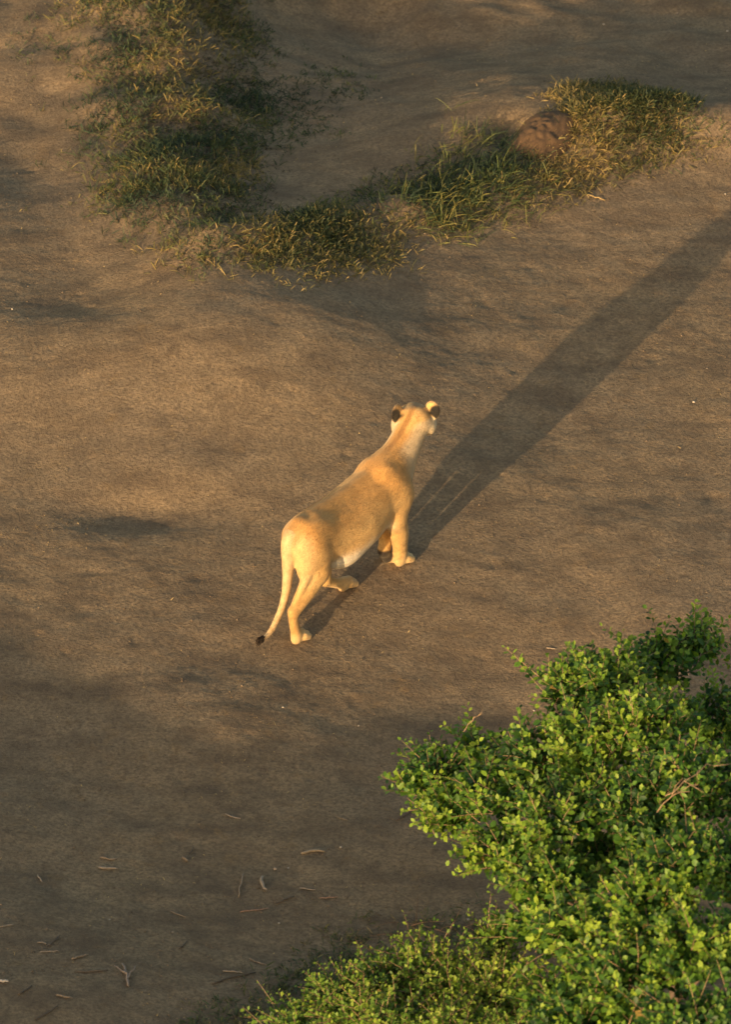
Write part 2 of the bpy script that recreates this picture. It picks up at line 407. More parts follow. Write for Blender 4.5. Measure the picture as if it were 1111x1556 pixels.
HR = rot_from((.69, .72, -.12)); H = np.array([.945, .045, 1.000])          # head: frame and centre
def ear_frame(sg):
    f, l, u = HR.T
    return H - .025*f + sg*.130*l + .086*u, rot_from(f*.72 + sg*l*.70, sg*l*.4 + u)
def lioness_field():
    S = Field((-1.06, -.34, -.02), (1.40, .48, 1.26), .0075)
    # trunk: x forward, y left, z up
    x   = [-.62, -.57, -.48, -.36, -.22, -.05, .12, .30, .46, .60, .70, .76]
    top = [.80, .850, .895, .910, .890, .868, .868, .890, .920, .905, .86, .80]
    bot = [.68, .60, .53, .48, .42, .390, .385, .395, .42, .46, .53, .62]
    w   = [.07, .115, .155, .176, .206, .228, .236, .226, .200, .165, .125, .08]
    S.loft(x, top, bot, w, 2.1, .03)
    S.ell((-.07, -.07, .450), (.19, .14, .090), .06)                       # loose belly skin
    S.ell((.10, 0, .56), (.34, .232, .19), .06)                            # rib barrel
    S.cone((-.50, 0, .862), (.40, 0, .845), .040, .045, .07)               # spine
    # neck and head (turned to the left)
    f, l, u = HR.T
    S.chain([(.48, .0, .78), (.66, .008, .83), (.84, .025, .93), H - .02*f], [.165, .138, .114, .108], .06)
    S.chain([(.52, 0, .87), (.74, .012, .93), H - .03*f + .05*u], [.072, .066, .066], .06)   # nape
    S.chain([(.60, .005, .66), (.80, .025, .79), H + .02*f - .06*u], [.12, .088, .070], .06)    # throat
    S.ell(H + .02*f, (.145, .142, .112), .03, HR)                          # skull
    for sg in (1, -1): S.ell(H + .025*f + sg*.105*l - .045*u, (.090, .060, .078), .04, HR)    # cheeks
    S.chain([H + .10*f - .02*u, H + .205*f - .045*u], [.078, .060], .03)   # muzzle
    S.chain([H + .10*f - .065*u, H + .19*f - .085*u], [.05, .036], .03)    # chin
    S.cone(H + .06*f + .055*u, H + .16*f + .012*u, .06, .034, .03)         # brow to nose
    for sg in (1, -1):                                                     # ears: round cups, open to the front
        e, er = ear_frame(sg)
        S.ell(e, (.019, .066, .074), .020, er)
        S.ell(e + er[:, 0]*.028 + er[:, 2]*.008, (.024, .050, .056), .010, er, neg=True)
    # shoulders and forelegs
    for sg, elb in ((-1, (.45, -.170, .485)), (1, (.42, .155, .485))):
        S.cone((.42, sg*.070, .850 - .03*(sg > 0)), (.52, sg*.130, .68), .055, .098, .09)                  # shoulder blade
        S.ell((.49, sg*.120, .64), (.14, .088, .18), .08)
        S.cone((.55, sg*.130, .62), elb, .100, .078, .05)                                   # upper arm
    S.chain([(.45, -.165, .50), (.515, -.150, .34), (.565, -.120, .185), (.585, -.106, .10)], [.086, .075, .059, .057], .03)
    paw(S, (.590, -.106, .0), 0.0, .025)
    S.chain([(.42, .140, .49), (.515, .058, .34), (.545, .012, .23), (.510, -.004, .135)], [.078, .068, .054, .049], .025)   # left, leaving the ground
    S.chain([(.510, -.004, .135), (.555, -.006, .055)], [.046, .049], .02)
    for j in (-1.5, -.5, .5, 1.5): S.cone((.55, -.006+j*.030, .052), (.585, -.006+j*.033, .028), .026, .022, .014)
    # hind legs: right one stretched back, left one stepped forward
    S.ell((-.42, -.100, .70), (.175, .085, .20), .09, rot_from((.85, 0, .5)))
    S.chain([(-.46, -.090, .72), (-.41, -.095, .57), (-.43, -.110, .475)], [.110, .100, .086], .05)
    S.ell((-.505, -.095, .62), (.105, .080, .18), .05, rot_from((1, 0, -.15)))               # back of the thigh
    S.chain([(-.35, -.092, .70), (-.36, -.097, .58), (-.40, -.108, .47)], [.070, .074, .064], .018)
    S.chain([(-.43, -.118, .49), (-.56, -.120, .395), (-.70, -.122, .300)], [.096, .074, .047], .03)
    S.cone((-.56, -.125, .52), (-.725, -.122, .315), .040, .021, .012)                       # heel tendon
    S.chain([(-.725, -.122, .305), (-.705, -.115, .20), (-.665, -.105, .085)], [.039, .036, .042], .02)
    paw(S, (-.655, -.105, .0), .06, .0)
    S.ell((-.36, .100, .66), (.16, .085, .20), .04, rot_from((.75, 0, .65)))
    S.chain([(-.40, .10, .70), (-.16, .135, .50), (-.09, .140, .43)], [.120, .100, .080], .03)
    S.chain([(-.09, .135, .43), (-.10, .085, .30), (-.125, .052, .195)], [.076, .055, .040], .025)
    S.chain([(-.125, .050, .185), (-.03, .046, .120), (.07, .045, .065)], [.038, .036, .042], .018)
    paw(S, (.085, .045, .0), -.02, .0)
    # tail
    TP = [(-.50, 0, .850), (-.585, 0, .815), (-.625, 0, .75), (-.632, .0, .64), (-.640, .0, .50), (-.660, .005, .37), (-.705, .01, .265), (-.775, .012, .185), (-.85, .012, .135), (-.93, .012, .135)]
    S.chain(TP, [.084, .072, .058, .046, .038, .031, .027, .024, .020, .014], .035)
    return S.mesh()
def paw(S, p, yaw, lift):
    p = np.array(p, float); c, s_ = math.cos(yaw), math.sin(yaw)
    def q(a, b, z): return p + np.array([a*c - b*s_, a*s_ + b*c, z])
    S.cone(q(-.005, 0, .055), q(.050, 0, .046), .044, .044, .025)
    for j in (-1.5, -.5, .5, 1.5):
        fw = .092 if abs(j) < 1 else .074
        S.cone(q(.04, j*.029, .044), q(fw, j*.036, .030), .030, .0265, .011)
    S.cone(q(-.015, 0, .03), q(.05, 0, .024), .036, .030, .02)

def fur_material():
    m, n, l, p = new_mat('lioness_fur')
    a = n.new('ShaderNodeAttribute'); a.attribute_name = 'Col'
    co = n.new('ShaderNodeTexCoord').outputs['Object']
    mp = n.new('ShaderNodeMapping'); mp.inputs['Scale'].default_value = (.35, 1.0, .8); l.new(co, mp.inputs[0])
    f1 = noise(n, l, mp.outputs[0], 22, 5, .65); f2 = noise(n, l, mp.outputs[0], 170, 3, .7)
    c = mix(n, l, 1.0, a.outputs['Color'], ramp(n, l, f1, [(.3, (.84, .82, .80)), (.7, (1.1, 1.1, 1.1))]), 'MULTIPLY')
    c = mix(n, l, 1.0, c, ramp(n, l, f2, [(.3, (.86, .85, .83)), (.7, (1.08, 1.08, 1.08))]), 'MULTIPLY')
    l.new(c, p.inputs['Base Color']); p.inputs['Roughness'].default_value = .75; p.inputs['Specular IOR Level'].default_value = .2
    p.inputs['Sheen Weight'].default_value = .25; p.inputs['Sheen Roughness'].default_value = .5; p.inputs['Sheen Tint'].default_value = (1, .85, .6, 1)
    l.new(bump(n, l, f2, .35, .005, bump(n, l, f1, .45, .022)), p.inputs['Normal'])
    return m
M_fur = fur_material()

LION_HEAD = R(53.5)
def build_lioness():
    V, Q = lioness_field()
    x, y, z = V.T
    col = np.tile(np.array([.58, .350, .130]), (len(V), 1))
    def blend(mask, c): 
        m = np.clip(mask, 0, 1)[:, None]; col[:] = col*(1-m) + np.array(c)*m
    nz = perlin(x*9, z*9 + y*5, 21)
    trunk = (x > -.62) & (x < .75)
    blend((sstep(-.36, -.26, x)*sstep(.42, .30, x))*sstep(.58, .44, z + .04*nz)*sstep(.33, .37, z), (.74, .63, .47))   # pale belly
    blend(trunk*sstep(.055, .01, np.abs(y))*sstep(.80, .86, z)*.55, (.24, .135, .055))        # dorsal line
    blend(sstep(-.66, -.5, x)*sstep(.92, .66, x)*sstep(.64, .84, z + .06*nz)*.80, (.45, .225, .064))     # browner back
    blend(sstep(-.48, -.58, x)*sstep(.42, .5, z)*sstep(.9, .8, z)*.45, (.55, .40, .22))        # pale back of the thighs
    blend(((y > -.075) & (x < -.2) & (z < .52) & (x > -.6))*.6, (.48, .39, .28))              # inner thigh
    blend(sstep(.16, .04, z)*.35, (.48, .36, .22))
    blend(sstep(.10, .16, -y)*sstep(-.50, -.42, x)*sstep(-.24, -.30, x)*sstep(.42, .5, z)*.55, (.50, .27, .085))   # warmer front of the thigh
    blend(((x < -.45) & (y < -.06))*sstep(.44, .36, z)*sstep(.06, .12, z)*.6, (.50, .27, .09))                # and lower leg
    tail = (x < -.60) & (np.abs(y) < .05) & (z > .10)
    blend(tail*.6, (.52, .39, .23))
    f, l, u = HR.T
    P = V - H; a = P @ f; b = P @ l; c = P @ u
    head = (x > .80)
    blend(head*sstep(.03, .10, a)*sstep(.0, -.05, c), (.58, .50, .39))                        # pale chin
    blend(head*sstep(.06, .11, np.abs(b))*sstep(.06, .0, c)*.9, (.52, .43, .31))            # pale cheeks
    yc = np.interp(x, [.40, .66, .84, .945, 1.1], [0, .008, .022, .040, .11])                  # nape: dark stripe between paler sides
    neck = sstep(.55, .72, x)*sstep(1.12, 1.0, x)*sstep(.55, .7, z)*sstep(.06, .03, c)
    blend(neck*sstep(.045, .095, np.abs(y - yc + .01*nz))*.75, (.60, .47, .30))
    blend(sstep(.48, .62, x)*sstep(1.15, 1.0, x)*sstep(.034, .012, np.abs(y - yc + .008*nz))*sstep(.82, .90, z)*.8, (.30, .145, .045))
    blend(sstep(.10, .05, np.linalg.norm(P - (.03*f + .115*u), axis=1))*.65, (.17, .10, .05))     # darker crown
    for sg in (1, -1):                                                                       # ears: black backs with pale rims
        e, er = ear_frame(sg)
        D = V - e; ea = D @ er[:, 0]; eb = D @ er[:, 1]; ec = D @ er[:, 2]; q = np.hypot(eb/.062, ec/.070)
        ear = sstep(.11, .09, np.linalg.norm(D, axis=1))*sstep(-.040, -.026, D @ unit(u + sg*l*.9))
        blend(ear*sstep(.75, .95, q), (.34, .21, .10))
        blend(ear*sstep(.012, .004, ea)*sstep(.95, .6, np.hypot((eb - sg*.038)/.066, (ec - .004)/.076)), (.012, .010, .009))
    blend((sstep(.30, .24, z)*sstep(.05, .10, z))*((x < -.5) | (x > .5))*sstep(.05, .30, perlin(x*26, z*30 + y*18, 24))*.55, (.34, .18, .06))   # darker marks on the lower legs
    blend(sstep(.25, .5, perlin(x*17, z*17 + y*13, 25))*sstep(.75, .5, z)*.22, (.36, .20, .075))                  # faint spots low on the body
    blend(sstep(.03, .015, z)*.7, (.25, .17, .10))                                            # dusty soles
    # dark pads of the lifted left forepaw, seen from behind
    lp = np.hypot(x-.50, np.hypot(y+.004, z-.092))
    blend(sstep(.085, .07, lp)*(x < .55)*sstep(.17, .15, z), (.03, .022, .018))
    V[:, 1] *= .90 + .10*sstep(.66, .86, x)                                                  # lean build
    root = empty('lioness', (LION[0], LION[1], 0), LION_HEAD)
    tag(root, 'golden lioness walking away with long tail and black-backed ears', 'lioness')
    me = np_mesh('body', V, Q.ravel(), np.full(len(Q), 4), col, True)
    mesh_obj('body', me, M_fur, root)
    # short coat: fine flat hairs lying back along the body
    tri = V[Q[:, [0, 1, 2]]]; nrm = unit(np.cross(V[Q[:, 2]] - V[Q[:, 0]], V[Q[:, 3]] - V[Q[:, 1]]))
    nh = 150000; fi = rng.integers(0, len(Q), nh); N = nrm[fi]
    w = rng.dirichlet((1, 1, 1, 1), nh); b0 = (V[Q[fi]]*w[:, :, None]).sum(1) - N*.0015; kc = (col[Q[fi]]*w[:, :, None]).sum(1)
    flow = np.tile(np.array([-1.0, 0, -.35]), (nh, 1)); low = (b0[:, 2] < .42)[:, None]; flow = np.where(low, np.array([-.25, 0, -1.0]), flow) + rng.normal(0, .16, (nh, 3))
    flow = unit(flow - N*(flow*N).sum(1)[:, None]); sd = np.cross(flow, N)*rng.uniform(.0007, .0014, nh)[:, None]
    Lh = rng.uniform(.009, .020, nh)*np.where((b0[:, 2] < .15) | (b0[:, 0] > 1.0), .55, 1)
    HV = np.stack([b0 - sd, b0 + sd, b0 + flow*Lh[:, None] + N*(Lh*rng.uniform(.15, .38, nh))[:, None]], 1)
    HC = np.clip(kc*(rng.uniform(.72, 1.25, (nh, 1)) + .45*perlin(b0[:, 0]*11, b0[:, 2]*17 + b0[:, 1]*11, 22)[:, None] + .25*perlin(b0[:, 0]*40, b0[:, 2]*60 + b0[:, 1]*40, 23)[:, None]), 0, 1)
    hm = np_mesh('fur', HV.reshape(-1, 3), np.arange(nh*3), np.full(nh, 3), np.repeat(HC, 3, 0))
    tag(mesh_obj('fur', hm, M_fur, root), kind='stuff')
    # tail tuft: a bundle of dark hairs
    g = Geo(); t0 = np.array([-.90, .012, .138])
    for i in range(170):
        s0 = t0 + np.array([-rng.uniform(0, .05), *rng.normal(0, .006, 2)])
        d = np.array([-1, rng.normal(0, .25), rng.normal(.05, .25)]); d /= np.linalg.norm(d)
        L = rng.uniform(.025, .06); e = s0 + d*L + np.array([0, 0, -.012]); sd = np.array([0, .0028, .0028])
        k = rng.uniform(.5, 1.5); g.add([s0-sd, s0+sd, (s0+e)/2+sd*1.2, e, (s0+e)/2-sd*1.2], [(0, 1, 2, 3, 4)], (.035*k, .024*k, .016*k))
    g2_ = Geo(); tube(g2_, [(-.905, .012, .137), (-.935, .012, .139), (-.965, .012, .137), (-.985, .012, .133)], [.013, .017, .012, .003], 8, (.03, .02, .014), True, .2)
    tf = mesh_obj('tail_tuft', g.mesh('tail_tuft'), M_grass_dark, root); tag(tf, 'dark brown tuft at the tip of the tail', kind='stuff')
    mesh_obj('tuft_core', g2_.mesh('tuft_core', True), M_crumb, tf)
    # eyes and nose (on the far side of the head)
    for sg in (1, -1):
        g = Geo(); bm_sphere(g, H + .145*f + sg*.058*l + .028*u, .017, (.30, .17, .04)); mesh_obj('eye', g.mesh('eye', True), M_gloss, root)
    g = Geo(); bm_sphere(g, H + .255*f - .022*u, .026, (.10, .045, .035), (.6, 1.2, .8)); mesh_obj('nose', g.mesh('nose', True), M_gloss, root)
    return root
def bm_sphere(g, c, r, col, sc=(1, 1, 1), nu=12, nv=8):
    V = []; F = []
    for i in range(nv+1):
        th = math.pi*i/nv
        for j in range(nu):
            ph = 2*math.pi*j/nu; V.append(np.array(c) + r*np.array(sc)*np.array([math.sin(th)*math.cos(ph), math.sin(th)*math.sin(ph), math.cos(th)]))
    for i in range(nv):
        for j in range(nu): F.append((i*nu+j, (i+1)*nu+j, (i+1)*nu+(j+1) % nu, i*nu+(j+1) % nu))
    g.add(V, F, col)
M_grass_dark = attr_material('tuft_hair', .8, 90)
M_gloss = attr_material('moist', .25, 50, (.9, 1.1), .05, .001)
lion = build_lioness()

# ------------------------------------------------------------------ leaves and shrubs
LEAF_V = np.array([(0, 0, 0), (.30, .25, .05), (.30, 0, 0), (.30, -.25, .05), (.66, .29, .045), (.66, 0, -.01), (.66, -.29, .045), (1, 0, -.06)])
LEAF_F3 = [(0, 2, 1), (0, 3, 2), (4, 5, 7), (5, 6, 7)]
LEAF_F4 = [(1, 2, 5, 4), (2, 3, 6, 5)]
def leaf_frames(pos, fwd, nrm, size, width):
    f = unit(fwd); s = unit(np.cross(nrm, f)); u = np.cross(f, s)
    return np.stack([f*size[:, None], s*(size*width)[:, None], u*size[:, None]], 2)      # (n,3,3) columns

def build_shrub(name, label, base, lobes, stems, leaf, hues, n_single=300, limb=.032, light=np.array([-.4, -.6, .35]), twig_col=(.20, .135, .08), leaf_mesh_name='leaf'):
    """lobes: (centre, radii, twig count); stems: indices of lobes a limb runs to; leaf: (min, max length)"""
    base = np.array(base, float)
    root = empty(name, base); tag(root, label, 'shrub')
    P, FW, NR, SZ, HU, SH = [], [], [], [], [], []
    tw = Geo()
    cen = np.mean([l[0] for l in lobes], axis=0)
    for (c, r, n) in lobes:
        lobe_hue = rng.normal(0, .22); n = int(n*rng.uniform(.62, .95))
        c = np.array(c, float); r = np.array(r, float)
        d = unit(rng.normal(size=(n, 3))); d[:, 2] = np.abs(d[:, 2])*.9 + .1*d[:, 2]; 
        out = unit(unit(c - cen + 1e-3)*.4 + d)
        q = c + d*r*(rng.uniform(.25, 1.0, (n, 1))**.6)
        for i in range(n):
            L = rng.uniform(.14, .34)*(1.6 if rng.uniform() < .08 else 1); dr = unit(out[i]*1.0 + np.array([0, 0, .75]) + rng.normal(0, .45, 3))
            a = q[i] - dr*L*.5; bend = rng.normal(0, .05, 3) + np.array([0, 0, -.03])
            k = int(L/.017) + 2; t = np.linspace(.05, 1, k)
            pts = a + np.outer(t*L, dr) + np.outer(t*t, bend)
            m = [0, k//2, k-1]
            kk = rng.uniform(.6, 1.5)
            tube(tw, pts[m], [.0042, .003, .0014], 3, np.array(twig_col)*kk, False)
            side = unit(np.cross(dr, rng.normal(size=3))); oth = np.cross(dr, side)
            ph = np.arange(k)*2.4 + rng.uniform(0, 6)
            o = np.cos(ph)[:, None]*side + np.sin(ph)[:, None]*oth
            fw = unit(o + dr*rng.uniform(.3, .9, (k, 1)) + rng.normal(0, .25, (k, 3)) + np.array([0, 0, .1]))
            nr = unit(np.array([0, 0, .8]) + dr*.5 + light*.75 + rng.normal(0, .55, (k, 3)))
            sz = rng.uniform(leaf[0], leaf[1], k)*(1 - .45*t**4)
            tip = .5*t + .5*rng.uniform(0, 1, k)
            hu = lobe_hue + rng.normal(0, .35) + rng.normal(0, .25, k)
            P.append(pts + fw*.006); FW.append(fw); NR.append(nr); SZ.append(sz); HU.append(tip + hu*.6)
    P = np.concatenate(P); FW = np.concatenate(FW); NR = np.concatenate(NR); SZ = np.concatenate(SZ); HU = np.clip(np.concatenate(HU), 0, 1)
    W = rng.uniform(.75, 1.2, len(P))
    h = np.array(hues); C = np.empty((len(P), 3))
    for k in range(3): C[:, k] = np.interp(HU, np.linspace(0, 1, len(h)), h[:, k])
    C *= rng.uniform(.8, 1.2, (len(P), 1))
    old = rng.uniform(0, 1, len(P)) < .004; C[old] = (.28, .19, .05)
    A = leaf_frames(P, FW, NR, SZ, W)
    # the leaves nearest the camera side of the crown, one object each
    uv = project(P); tocam = unit(np.array(CAM_POS) - P)
    depth = np.linalg.norm(np.array(CAM_POS) - P, axis=1)
    inv = (uv[:, 0] > 4) & (uv[:, 0] < PW-4) & (uv[:, 1] > 4) & (uv[:, 1] < PH-4)
    key = np.floor(uv/13.0).astype(int); order = np.argsort(depth); seen = set(); front = []
    for i in order:
        if not inv[i]: continue
        kx = (key[i, 0], key[i, 1])
        if kx in seen: continue
        seen.add(kx); front.append(i)
    front = np.array(front); nn = unit(np.cross(A[front][:, :, 0], A[front][:, :, 1]))
    area = SZ[front]**2*W[front]*np.abs((nn*tocam[front]).sum(1))
    single = front[np.argsort(-area)[:n_single]]
    keep = np.ones(len(P), bool); keep[single] = False
    Vl = LEAF_V.copy()
    def shape(idx):
        v = np.einsum('nij,kj->nki', A[idx], Vl) + P[idx][:, None]; return v - base
    g = Geo(); ii = np.nonzero(keep)[0]
    V = shape(ii); cc = np.repeat(C[ii][:, None], 8, 1)*np.array([1, 1, .9, 1, 1, .9, 1, 1.05])[None, :, None]
    n = len(ii); off = (np.arange(n)*8)[:, None, None]
    L3 = (off + np.array(LEAF_F3)[None]).reshape(-1, 3); L4 = (off + np.array(LEAF_F4)[None]).reshape(-1, 4)
    me = np_mesh('leaves', V.reshape(-1, 3), np.concatenate([L3.ravel(), L4.ravel()]), np.concatenate([np.full(len(L3), 3), np.full(len(L4), 4)]), cc.reshape(-1, 3))
    tag(mesh_obj('leaves', me, M_leaf, root), kind='stuff')
    # shared meshes for the single leaves: eight tints
    srt = single[np.argsort(HU[single])]; parts = np.array_split(srt, 8)
    for part in parts:
        if len(part) == 0: continue
        col = C[part].mean(0)
        lm = np_mesh(leaf_mesh_name, Vl, np.concatenate([np.array(LEAF_F3).ravel(), np.array(LEAF_F4).ravel()]), [3]*4 + [4]*2, np.tile(col, (8, 1)))
        lm.materials.append(M_leaf)
        for i in part:
            o = bpy.data.objects.new('leaf', lm); link(o); o.parent = root
            mm = Matrix([list(A[i][k]) + [P[i][k]-base[k]] for k in range(3)] + [[0, 0, 0, 1]])
            o.matrix_local = mm
    tw.v = [v - base for v in tw.v]
    tag(mesh_obj('twigs', tw.mesh('twigs'), M_bark, root), kind='stuff')
    for k in stems:
        c = np.array(lobes[k][0]); g = Geo(); m = 9; t = np.linspace(0, 1, m)[:, None]
        wob = rng.normal(0, .05, (m, 3)); wob[0] = 0
        b0 = base + np.array([rng.uniform(-.08, .08), rng.uniform(-.08, .08), -.06])
        pts = b0 + (c - b0)*t + np.array([0, 0, .25])*np.sin(t*math.pi)*.5 + wob*np.sin(t*math.pi)
        tube(g, pts - base, np.linspace(limb, limb*.25, m), 7, (.15, .105, .07), True, .12)
        mesh_obj('branch', g.mesh('branch', True), M_bark, root)
    return root

def bare_twigs(root, spots):
    base = np.array(root.location)
    for (a, b) in spots:
        g = Geo(); a = np.array(a); b = np.array(b); t = np.linspace(0, 1, 7)[:, None]; L = np.linalg.norm(b-a)
        pts = a + (b-a)*t + rng.normal(0, .03*L, (7, 3)) + np.array([0, 0, .08*L])*np.sin(t*math.pi)
        tube(g, pts - base, np.linspace(.0045, .0015, 7), 5, (.24, .165, .10), True, .1)
        for k in (2, 3, 5):
            e = pts[k] + unit((b-a)/L + rng.normal(0, .5, 3))*L*rng.uniform(.25, .4)
            tube(g, np.stack([pts[k], (pts[k]+e)/2 + rng.normal(0, .008, 3), e]) - base, [.0035, .0026, .0014], 4, (.24, .165, .10), True)
        mesh_obj('bare_twig', g.mesh('bare_twig', True), M_bark, root)
def at(u, v, z):
    """a place in the crown, z above the soil below it"""
    h = 0.0
    for _ in range(14): p = ground_at(u, v, h + z); h = .5*h + .5*float(height(np.array([p.x]), np.array([p.y]))[0])
    return (p.x, p.y, p.z)
GREEN = [(.016, .050, .010), (.038, .098, .014), (.088, .180, .018), (.230, .320, .036)]
big = [  # (centre, radii, twigs)
    (at(652, 1185, 1.25), (.22, .22, .16), 60), (at(722, 1150, 1.30), (.18, .20, .14), 46), (at(690, 1240, 1.25), (.26, .24, .17), 75),
    (at(760, 1215, 1.45), (.28, .26, .20), 90), (at(765, 1300, 1.35), (.30, .25, .20), 95), (at(835, 1150, 1.70), (.28, .28, .22), 95),
    (at(868, 1050, 1.85), (.20, .24, .20), 70), (at(925, 1040, 1.95), (.24, .28, .22), 85), (at(900, 1130, 2.00), (.30, .28, .24), 110),
    (at(985, 1120, 2.10), (.34, .32, .26), 120), (at(1015, 1010, 1.75), (.24, .26, .20), 70), (at(1060, 985, 1.70), (.18, .2, .16), 40),
    (at(850, 1250, 1.75), (.30, .28, .22), 105), (at(1060, 1200, 2.20), (.36, .32, .28), 125), (at(975, 1225, 2.05), (.26, .26, .22), 85),
    (at(840, 1345, 1.55), (.26, .25, .20), 85), (at(1070, 1320, 2.25), (.36, .34, .28), 130), (at(985, 1380, 2.00), (.26, .28, .24), 95),
    (at(890, 1420, 1.60), (.26, .28, .24), 95), (at(1075, 1450, 2.15), (.34, .32, .28), 120), (at(960, 1500, 1.75), (.32, .30, .25), 115),
    (at(870, 1530, 1.20), (.28, .28, .22), 90), (at(1060, 1570, 1.95), (.36, .32, .28), 110), (at(1180, 1180, 2.1), (.4, .35, .3), 100),
    (at(1190, 1380, 2.2), (.4, .4, .3), 100),
    (at(905, 1220, 1.75), (.28, .25, .25), 110), (at(1010, 1290, 1.9), (.30, .28, .25), 120), (at(925, 1320, 1.45), (.28, .28, .25), 110), (at(1095, 1100, 1.9), (.28, .28, .25), 100),
    (at(1000, 1450, 1.6), (.30, .28, .28), 110), (at(1020, 1200, 1.6), (.35, .3, .25), 120), (at(830, 1420, 1.1), (.25, .25, .25), 90), (at(900, 1560, 1.4), (.35, .28, .25), 110), (at(800, 1200, 1.3), (.25, .22, .2), 70), (at(1180, 1060, 1.9), (.3, .3, .25), 60)]
pb = on_ground(1010, 1600)
big_shrub = build_shrub('leafy_shrub', 'large bushy green shrub filling the lower right corner', (pb.x, pb.y, pb.z), big,
            [0, 3, 4, 5, 6, 9, 10, 13, 15, 16, 18, 20, 21], (.040, .074), GREEN)
bare_twigs(big_shrub, [(at(1010, 1215, 2.55), at(1105, 1150, 2.7)), (at(1000, 1230, 2.5), at(1060, 1190, 2.75)), (at(705, 1110, 1.45), at(730, 1085, 1.6))])
LIME = [(.034, .072, .014), (.070, .135, .018), (.125, .215, .024), (.240, .310, .040)]
low = [(at(505, 1520, .35), (.20, .22, .12), 60), (at(575, 1490, .45), (.22, .22, .14), 75), (at(640, 1470, .55), (.22, .22, .16), 80),
       (at(700, 1500, .55), (.24, .24, .16), 85), (at(765, 1440, .65), (.17, .2, .16), 60), (at(770, 1510, .6), (.24, .24, .18), 85),
       (at(600, 1555, .45), (.26, .24, .16), 85), (at(690, 1570, .5), (.26, .24, .16), 85), (at(440, 1552, .25), (.18, .2, .10), 50), (at(800, 1580, .6), (.26, .24, .18), 80), (at(650, 1520, .35), (.35, .25, .14), 120), (at(740, 1540, .4), (.3, .25, .14), 100), (at(540, 1550, .3), (.25, .2, .12), 80)]
pl = on_ground(655, 1590)
build_shrub('low_shrub', 'low yellow-green shrub along the bottom edge, left of the large shrub', (pl.x, pl.y, pl.z), low, [0, 1, 2, 3, 4, 5, 6, 8], (.028, .050), LIME, limb=.012)

# ------------------------------------------------------------------ grass
def in_frame_pts(n, poly_uv, jitter=0):
    """random terrain spots inside a region drawn on the ground"""
    poly = np.array([tuple(on_ground(u, v))[:2] for u, v in poly_uv]); lo, hi = poly.min(0), poly.max(0); out = []
    while len(out) < n:
        q = rng.uniform(lo, hi, (n*2, 2)); ins = np.zeros(len(q), bool); j = len(poly) - 1
        for i in range(len(poly)):
            a, b = poly[i], poly[j]
            c = ((a[1] > q[:, 1]) != (b[1] > q[:, 1])) & (q[:, 0] < (b[0]-a[0])*(q[:, 1]-a[1])/(b[1]-a[1] + 1e-12) + a[0]); ins ^= c; j = i
        out.extend(q[ins].tolist())
    return np.array(out[:n])
def blades(xy, per, length, lean, palette, width=.0045, clump=.02, patch=1.3, cut=-.15, seed=30, droop=.5, soft=.11, lie=(0, 0)):
    """tufts of curved blades on the terrain; thinned by noise so that soil shows through"""
    m = perlin(xy[:, 0]*patch, xy[:, 1]*patch, seed) + .8*perlin(xy[:, 0]*patch*3.4, xy[:, 1]*patch*3.4, seed+1)
    xy = xy + rng.normal(0, soft, xy.shape)*np.array([1, 1.4])
    xy = xy[m + rng.normal(0, .22, len(m)) > cut]
    tone = perlin(xy[:, 0]*1.1, xy[:, 1]*1.1, seed+2)*1.1 + rng.normal(0, .22, len(xy)) + .45
    n = len(xy)*per
    p = np.repeat(xy, per, 0) + rng.normal(0, clump, (n, 2)); tone = np.clip(np.repeat(tone, per) + rng.normal(0, .15, n), 0, 1)
    z = height(p[:, 0], p[:, 1]) - .006
    b = np.stack([p[:, 0], p[:, 1], z], 1)
    az = rng.uniform(0, 2*math.pi, n); L = rng.uniform(length[0], length[1], n); tilt = np.clip(rng.normal(lean, .3, n), .05, 1.45)
    d = np.stack([np.cos(az)*np.sin(tilt), np.sin(az)*np.sin(tilt), np.cos(tilt)], 1)
    d = unit(d + np.array([lie[0], lie[1], 0])); s = unit(np.cross(d, rng.normal(size=(n, 3))))*(width*rng.uniform(.6, 1.4, n))[:, None]
    dn = np.array([0, 0, -1.0])*droop
    q1 = b + d*(L*.4)[:, None]; q2 = b + d*(L*.75)[:, None] + dn*(L*.14)[:, None]; q3 = b + d*L[:, None] + dn*(L*.4)[:, None]
    V = np.stack([b-s*.7, b+s*.7, q1+s, q1-s, q2+s*.8, q2-s*.8, q3], 1)
    pal = np.array(palette); C = np.stack([np.interp(tone, np.linspace(0, 1, len(pal)), pal[:, k]) for k in range(3)], 1)*rng.uniform(.75, 1.25, (n, 1))
    g = Geo(); off = (np.arange(n)*7)[:, None, None]
    L4 = (off + np.array([(0, 1, 2, 3), (3, 2, 4, 5)])[None]).reshape(-1, 4); L3 = (off + np.array([(5, 4, 6)])[None]).reshape(-1, 3)
    return np_mesh('grass', V.reshape(-1, 3), np.concatenate([L4.ravel(), L3.ravel()]), np.concatenate([np.full(len(L4), 4), np.full(len(L3), 3)]), np.repeat(C[:, None], 7, 1).reshape(-1, 3))
GR = [(.024, .042, .024), (.042, .064, .032), (.070, .092, .035), (.13, .12, .040), (.30, .21, .075)]  # the bluish tone of shaded grass is put into the dark end
GR_DRY = [(.04, .055, .022), (.085, .09, .034), (.17, .14, .048), (.28, .20, .07), (.36, .25, .10)]
GR_DARK = [(.020, .036, .018), (.032, .052, .024), (.050, .072, .028), (.10, .12, .035), (.16, .15, .045)]
